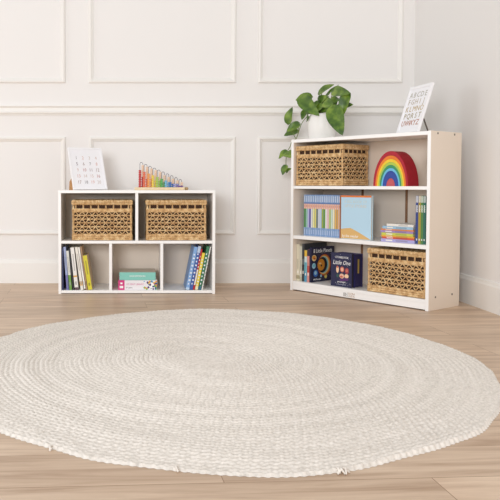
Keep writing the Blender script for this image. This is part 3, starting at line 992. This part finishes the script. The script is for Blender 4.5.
for i in range(10):
    xc = 0.041 + i * 0.0260
    zt = 0.166 - i * 0.0113
    w_ = 0.0088
    y1, y2 = 0.020, 0.033
    pts = [(xc - w_, y1, 0.0165)]
    ztop = zt - 0.010
    pts.append((xc - w_, y1, ztop))
    for a in range(1, 8):
        an = math.pi * a / 8
        pts.append((xc - w_ * math.cos(an), y1 + (y2 - y1) * a / 8, ztop + 0.010 * math.sin(an)))
    pts += [(xc + w_, y2, ztop), (xc + w_, y2, 0.0165)]
    hp_ = MB().tube(pts, 0.0014, 6).build('hoop', WIRE, ab)
    nb = 10 - i
    bm_ = MB()
    for q in range(nb):
        bm_.lathe(bead_prof, 12, 0, (xc - w_, y1, 0.0222 + q * 0.0103))
    cm = mat('bead_' + BC[i][1].replace(' ', '_'), BC[i][0], 0.35)
    bo = bm_.build('coloured_beads', cm, ab)
    bo['label'] = BC[i][1] + ' beads'
    bm_ = MB()
    nn_ = max(1, int((ztop - 0.018) / 0.0103))
    for q in range(nn_):
        bm_.lathe(bead_prof, 12, 0 if q < nb * 0.55 else 1, (xc + w_, y2, 0.0222 + q * 0.0103))
    bm_.build('plain_beads', [cm, NATB], ab)

# ------------------------------------------------------------------ rainbow stacker
rb = thing('rainbow_stacker', 'wooden rainbow stacking toy with nested arches on the top level of the bookcase', 'toy', RS(0.558, 0.022, 0.6358), (0, 0, ZR))
AR = [(1.0, 0.885, (176, 22, 44), 'red'), (0.88, 0.79, (238, 128, 40), 'orange'), (0.785, 0.705, (246, 206, 50), 'yellow'), (0.70, 0.625, (180, 206, 80), 'lime'), (0.62, 0.54, (60, 150, 100), 'green'), (0.535, 0.46, (110, 190, 226), 'sky blue'), (0.455, 0.25, (44, 74, 158), 'blue'), (0.245, 0.0, (196, 86, 92), 'dusty red')]
AW, AH, AD = 0.104, 0.187, 0.100
for i, (ro, ri, c, nm) in enumerate(AR):
    mb = MB(); N = 40; vs = []; fs = []
    dep0, dep1 = 0.0004 * i, AD
    ho, hi = AH * ro ** 1.06, AH * (ri ** 1.06 if ri > 0 else 0)
    secs = []
    for q in range(N + 1):
        a = math.pi * q / N
        o_ = (AW - AW * ro * math.cos(a), ho * math.sin(a))
        i_ = (AW - AW * ri * math.cos(a), hi * math.sin(a))
        e_ = 0.0015
        fx = lambda p, s_: p
        secs.append([(i_[0], dep0, i_[1]), (o_[0] * 0.985 + i_[0] * 0.015, dep0, o_[1] * 0.985 + i_[1] * 0.015), (o_[0], dep0 + 0.0018, o_[1]), (o_[0], dep1 - 0.0018, o_[1]), (o_[0] * 0.985 + i_[0] * 0.015, dep1, o_[1] * 0.985 + i_[1] * 0.015), (i_[0], dep1, i_[1])])
    for s_ in secs: vs += s_
    for q in range(N):
        for k in range(6):
            fs.append((q * 6 + k, q * 6 + (k + 1) % 6, (q + 1) * 6 + (k + 1) % 6, (q + 1) * 6 + k))
    fs.append((0, 1, 2, 3, 4, 5)); fs.append(tuple(N * 6 + k for k in (5, 4, 3, 2, 1, 0)))
    mb.add(vs, fs)
    o_ = mb.build('arch', mat('arch_' + nm.replace(' ', '_'), c, 0.55, 0.08, 30), rb)
    bm_ = bmesh.new(); bm_.from_mesh(o_.data); bmesh.ops.recalc_face_normals(bm_, faces=bm_.faces); bm_.to_mesh(o_.data); bm_.free()
    o_['label'] = nm + ' arch'

# ------------------------------------------------------------------ potted pothos
pt = thing('potted_pothos', 'trailing green pothos in a white pot on top of the tall bookcase', 'plant', RS(0, 0, BH), (0, 0, ZR))
CER = mat('white_ceramic', (244, 242, 238), 0.3)
PC = (0.118, 0.135)
p_ = MB()
p_.lathe([(0.0001, 0.0004), (0.072, 0.0004), (0.077, 0.004), (0.083, 0.08), (0.088, 0.140), (0.089, 0.146), (0.087, 0.149), (0.084, 0.147), (0.081, 0.125), (0.0001, 0.123)], 48, 0, (PC[0], PC[1], 0))
p_.build('pot', CER, pt)
s_ = MB(); s_.lathe([(0.0001, 0.1235), (0.070, 0.1235), (0.071, 0.128), (0.05, 0.131), (0.0001, 0.133)], 32, 0, (PC[0], PC[1], 0))
s_.build('soil', mat('potting_soil', (70, 52, 40), 0.95, 0.3, 80, 0.6, 120), pt)
LEAVES = [
 ((-0.116, 0.1, 1.029), (-0.089, 0.1, 1.127), 0.053), ((-0.028, 0.1, 1.017), (-0.097, 0.06, 0.976), 0.060), ((-0.077, 0.14, 0.979), (-0.152, 0.1, 0.956), 0.047),
 ((0.063, 0.1, 1.174), (-0.044, 0.08, 1.165), 0.053), ((0.028, 0.05, 1.170), (0.173, 0.03, 1.053), 0.088), ((0.132, 0.08, 1.136), (0.069, 0.04, 1.025), 0.064),
 ((0.083, 0.15, 1.200), (0.209, 0.12, 1.237), 0.041), ((0.112, 0.18, 1.181), (0.184, 0.2, 1.244), 0.023), ((0.240, 0.08, 1.190), (0.392, 0.03, 1.159), 0.053),
 ((0.353, 0.06, 1.165), (0.335, 0.04, 1.040), 0.072), ((0.268, 0.1, 1.090), (0.373, 0.08, 1.102), 0.047), ((0.280, 0.03, 1.085), (0.367, 0.0, 0.925), 0.102),
 ((0.123, 0.12, 1.116), (0.174, 0.12, 1.170), 0.047), ((0.162, 0.08, 1.098), (0.306, 0.06, 1.084), 0.053), ((0.092, 0.15, 1.084), (0.136, 0.15, 1.146), 0.047),
 ((0.023, 0.16, 1.078), (0.114, 0.14, 1.118), 0.047), ((0.150, 0.17, 1.080), (0.216, 0.15, 1.145), 0.047), ((-0.087, 0.06, 0.846), (-0.142, 0.04, 0.809), 0.050),
 ((-0.078, 0.05, 0.839), (-0.022, 0.03, 0.812), 0.050), ((-0.103, 0.07, 0.762), (-0.117, 0.05, 0.703), 0.037), ((-0.111, 0.08, 0.722), (-0.071, 0.08, 0.746), 0.023),
 ((0.254, 0.1, 1.149), (0.243, 0.05, 1.112), 0.041), ((0.10, 0.13, 1.07), (0.05, 0.09, 1.12), 0.05), ((0.17, 0.07, 1.11), (0.11, 0.05, 1.075), 0.06), ((0.20, 0.06, 1.13), (0.27, 0.04, 1.09), 0.055), ((0.13, 0.09, 1.14), (0.20, 0.07, 1.165), 0.045), ((0.05, 0.09, 1.10), (0.03, 0.05, 1.04), 0.06), ((0.18, 0.11, 1.07), (0.23, 0.08, 1.12), 0.05)]
STEMS = [
 [(0.120, 0.13, 1.045), (0.075, 0.11, 1.070), (0.041, 0.11, 1.068), (-0.004, 0.1, 1.022), (-0.035, 0.1, 0.956), (-0.050, 0.1, 0.926)], [(-0.050, 0.1, 0.926), (-0.075, 0.1, 0.964), (-0.100, 0.1, 1.028), (-0.116, 0.1, 1.032)],
 [(0.110, 0.13, 1.045), (0.079, 0.1, 1.082), (0.065, 0.08, 1.130), (0.043, 0.06, 1.161)], [(0.123, 0.13, 1.045), (0.115, 0.12, 1.134), (0.105, 0.15, 1.197)],
 [(0.152, 0.13, 1.045), (0.204, 0.1, 1.125), (0.240, 0.08, 1.190)], [(0.152, 0.13, 1.045), (0.227, 0.08, 1.075), (0.280, 0.03, 1.085)], [(0.152, 0.13, 1.045), (0.254, 0.1, 1.103), (0.353, 0.06, 1.165)],
 [(-0.050, 0.1, 0.926), (-0.082, 0.1, 0.915), (-0.081, 0.08, 0.877), (-0.096, 0.07, 0.846), (-0.103, 0.07, 0.797), (-0.112, 0.08, 0.734)], [(-0.035, 0.1, 0.956), (-0.03, 0.1, 1.0), (-0.028, 0.1, 1.017)],
 [(0.130, 0.14, 1.045), (0.114, 0.15, 1.106), (0.150, 0.15, 1.151)], [(0.09, 0.12, 1.05), (0.11, 0.1, 1.1), (0.132, 0.08, 1.136)]]


def smooth_pts(P, n=6):
    P = [Vector(p) for p in P]
    out = []
    for i in range(len(P) - 1):
        p0, p1, p2, p3 = P[max(i - 1, 0)], P[i], P[i + 1], P[min(i + 2, len(P) - 1)]
        for k in range(n):
            t = k / n
            out.append(0.5 * ((2 * p1) + (p2 - p0) * t + (2 * p0 - 5 * p1 + 4 * p2 - p3) * t * t + (3 * p1 - p0 - 3 * p2 + p3) * t ** 3))
    out.append(P[-1])
    return out


sm = MB()
for S in STEMS:
    sm.tube(smooth_pts([(a, b, c - BH) for a, b, c in S]), 0.0021, 6)
sm.build('stems', mat('plant_stem', (112, 128, 60), 0.6), pt)
lf = MB()
rl = random.Random(11)
for (b0, t0, w) in LEAVES:
    w = w * (1.05 if w < 0.06 else 0.88)
    B = Vector(b0) - Vector((0, 0, BH)); Tt = Vector(t0) - Vector((0, 0, BH))
    ax = (Tt - B); Ln = ax.length; ax.normalize()
    vdir = Vector((0.25 + rl.uniform(-.5, .4), -1, 0.30 + rl.uniform(-.25, .35)))      # upper side turned to the room
    nrm = (vdir - ax * vdir.dot(ax)).normalized()
    sd = ax.cross(nrm)
    NU, NV = 12, 8
    vs, fs = [], []
    bend = rl.uniform(0.10, 0.22)
    for layer in (0, 1):
        for i in range(NU + 1):
            u = i / NU
            hw = w / 2 * 1.12 * (math.sin(math.pi * min(1, u ** 0.62)) ** 0.75 if 0 < u < 1 else 0)
            back = 0.10 * Ln * (1 - u) ** 3
            for j in range(NV + 1):
                v = j / NV * 2 - 1
                pos_ = B + ax * (u * Ln - back * abs(v) * 1.2) + sd * (hw * v)
                lift = -bend * Ln * (u - 0.35) ** 2 + abs(v) * hw * 0.32 + 0.002 * math.sin(u * 9 + v * 3)
                vs.append(pos_ + nrm * (lift - layer * 0.0007))
    m_ = NV + 1; off = (NU + 1) * m_
    for i in range(NU):
        for j in range(NV):
            a_ = i * m_ + j
            fs.append((a_, a_ + 1, a_ + 1 + m_, a_ + m_))
            fs.append((off + a_ + m_, off + a_ + 1 + m_, off + a_ + 1, off + a_))
    lf.add(vs, fs, 0, True)
lf.build('leaves', leaf_material(), pt)
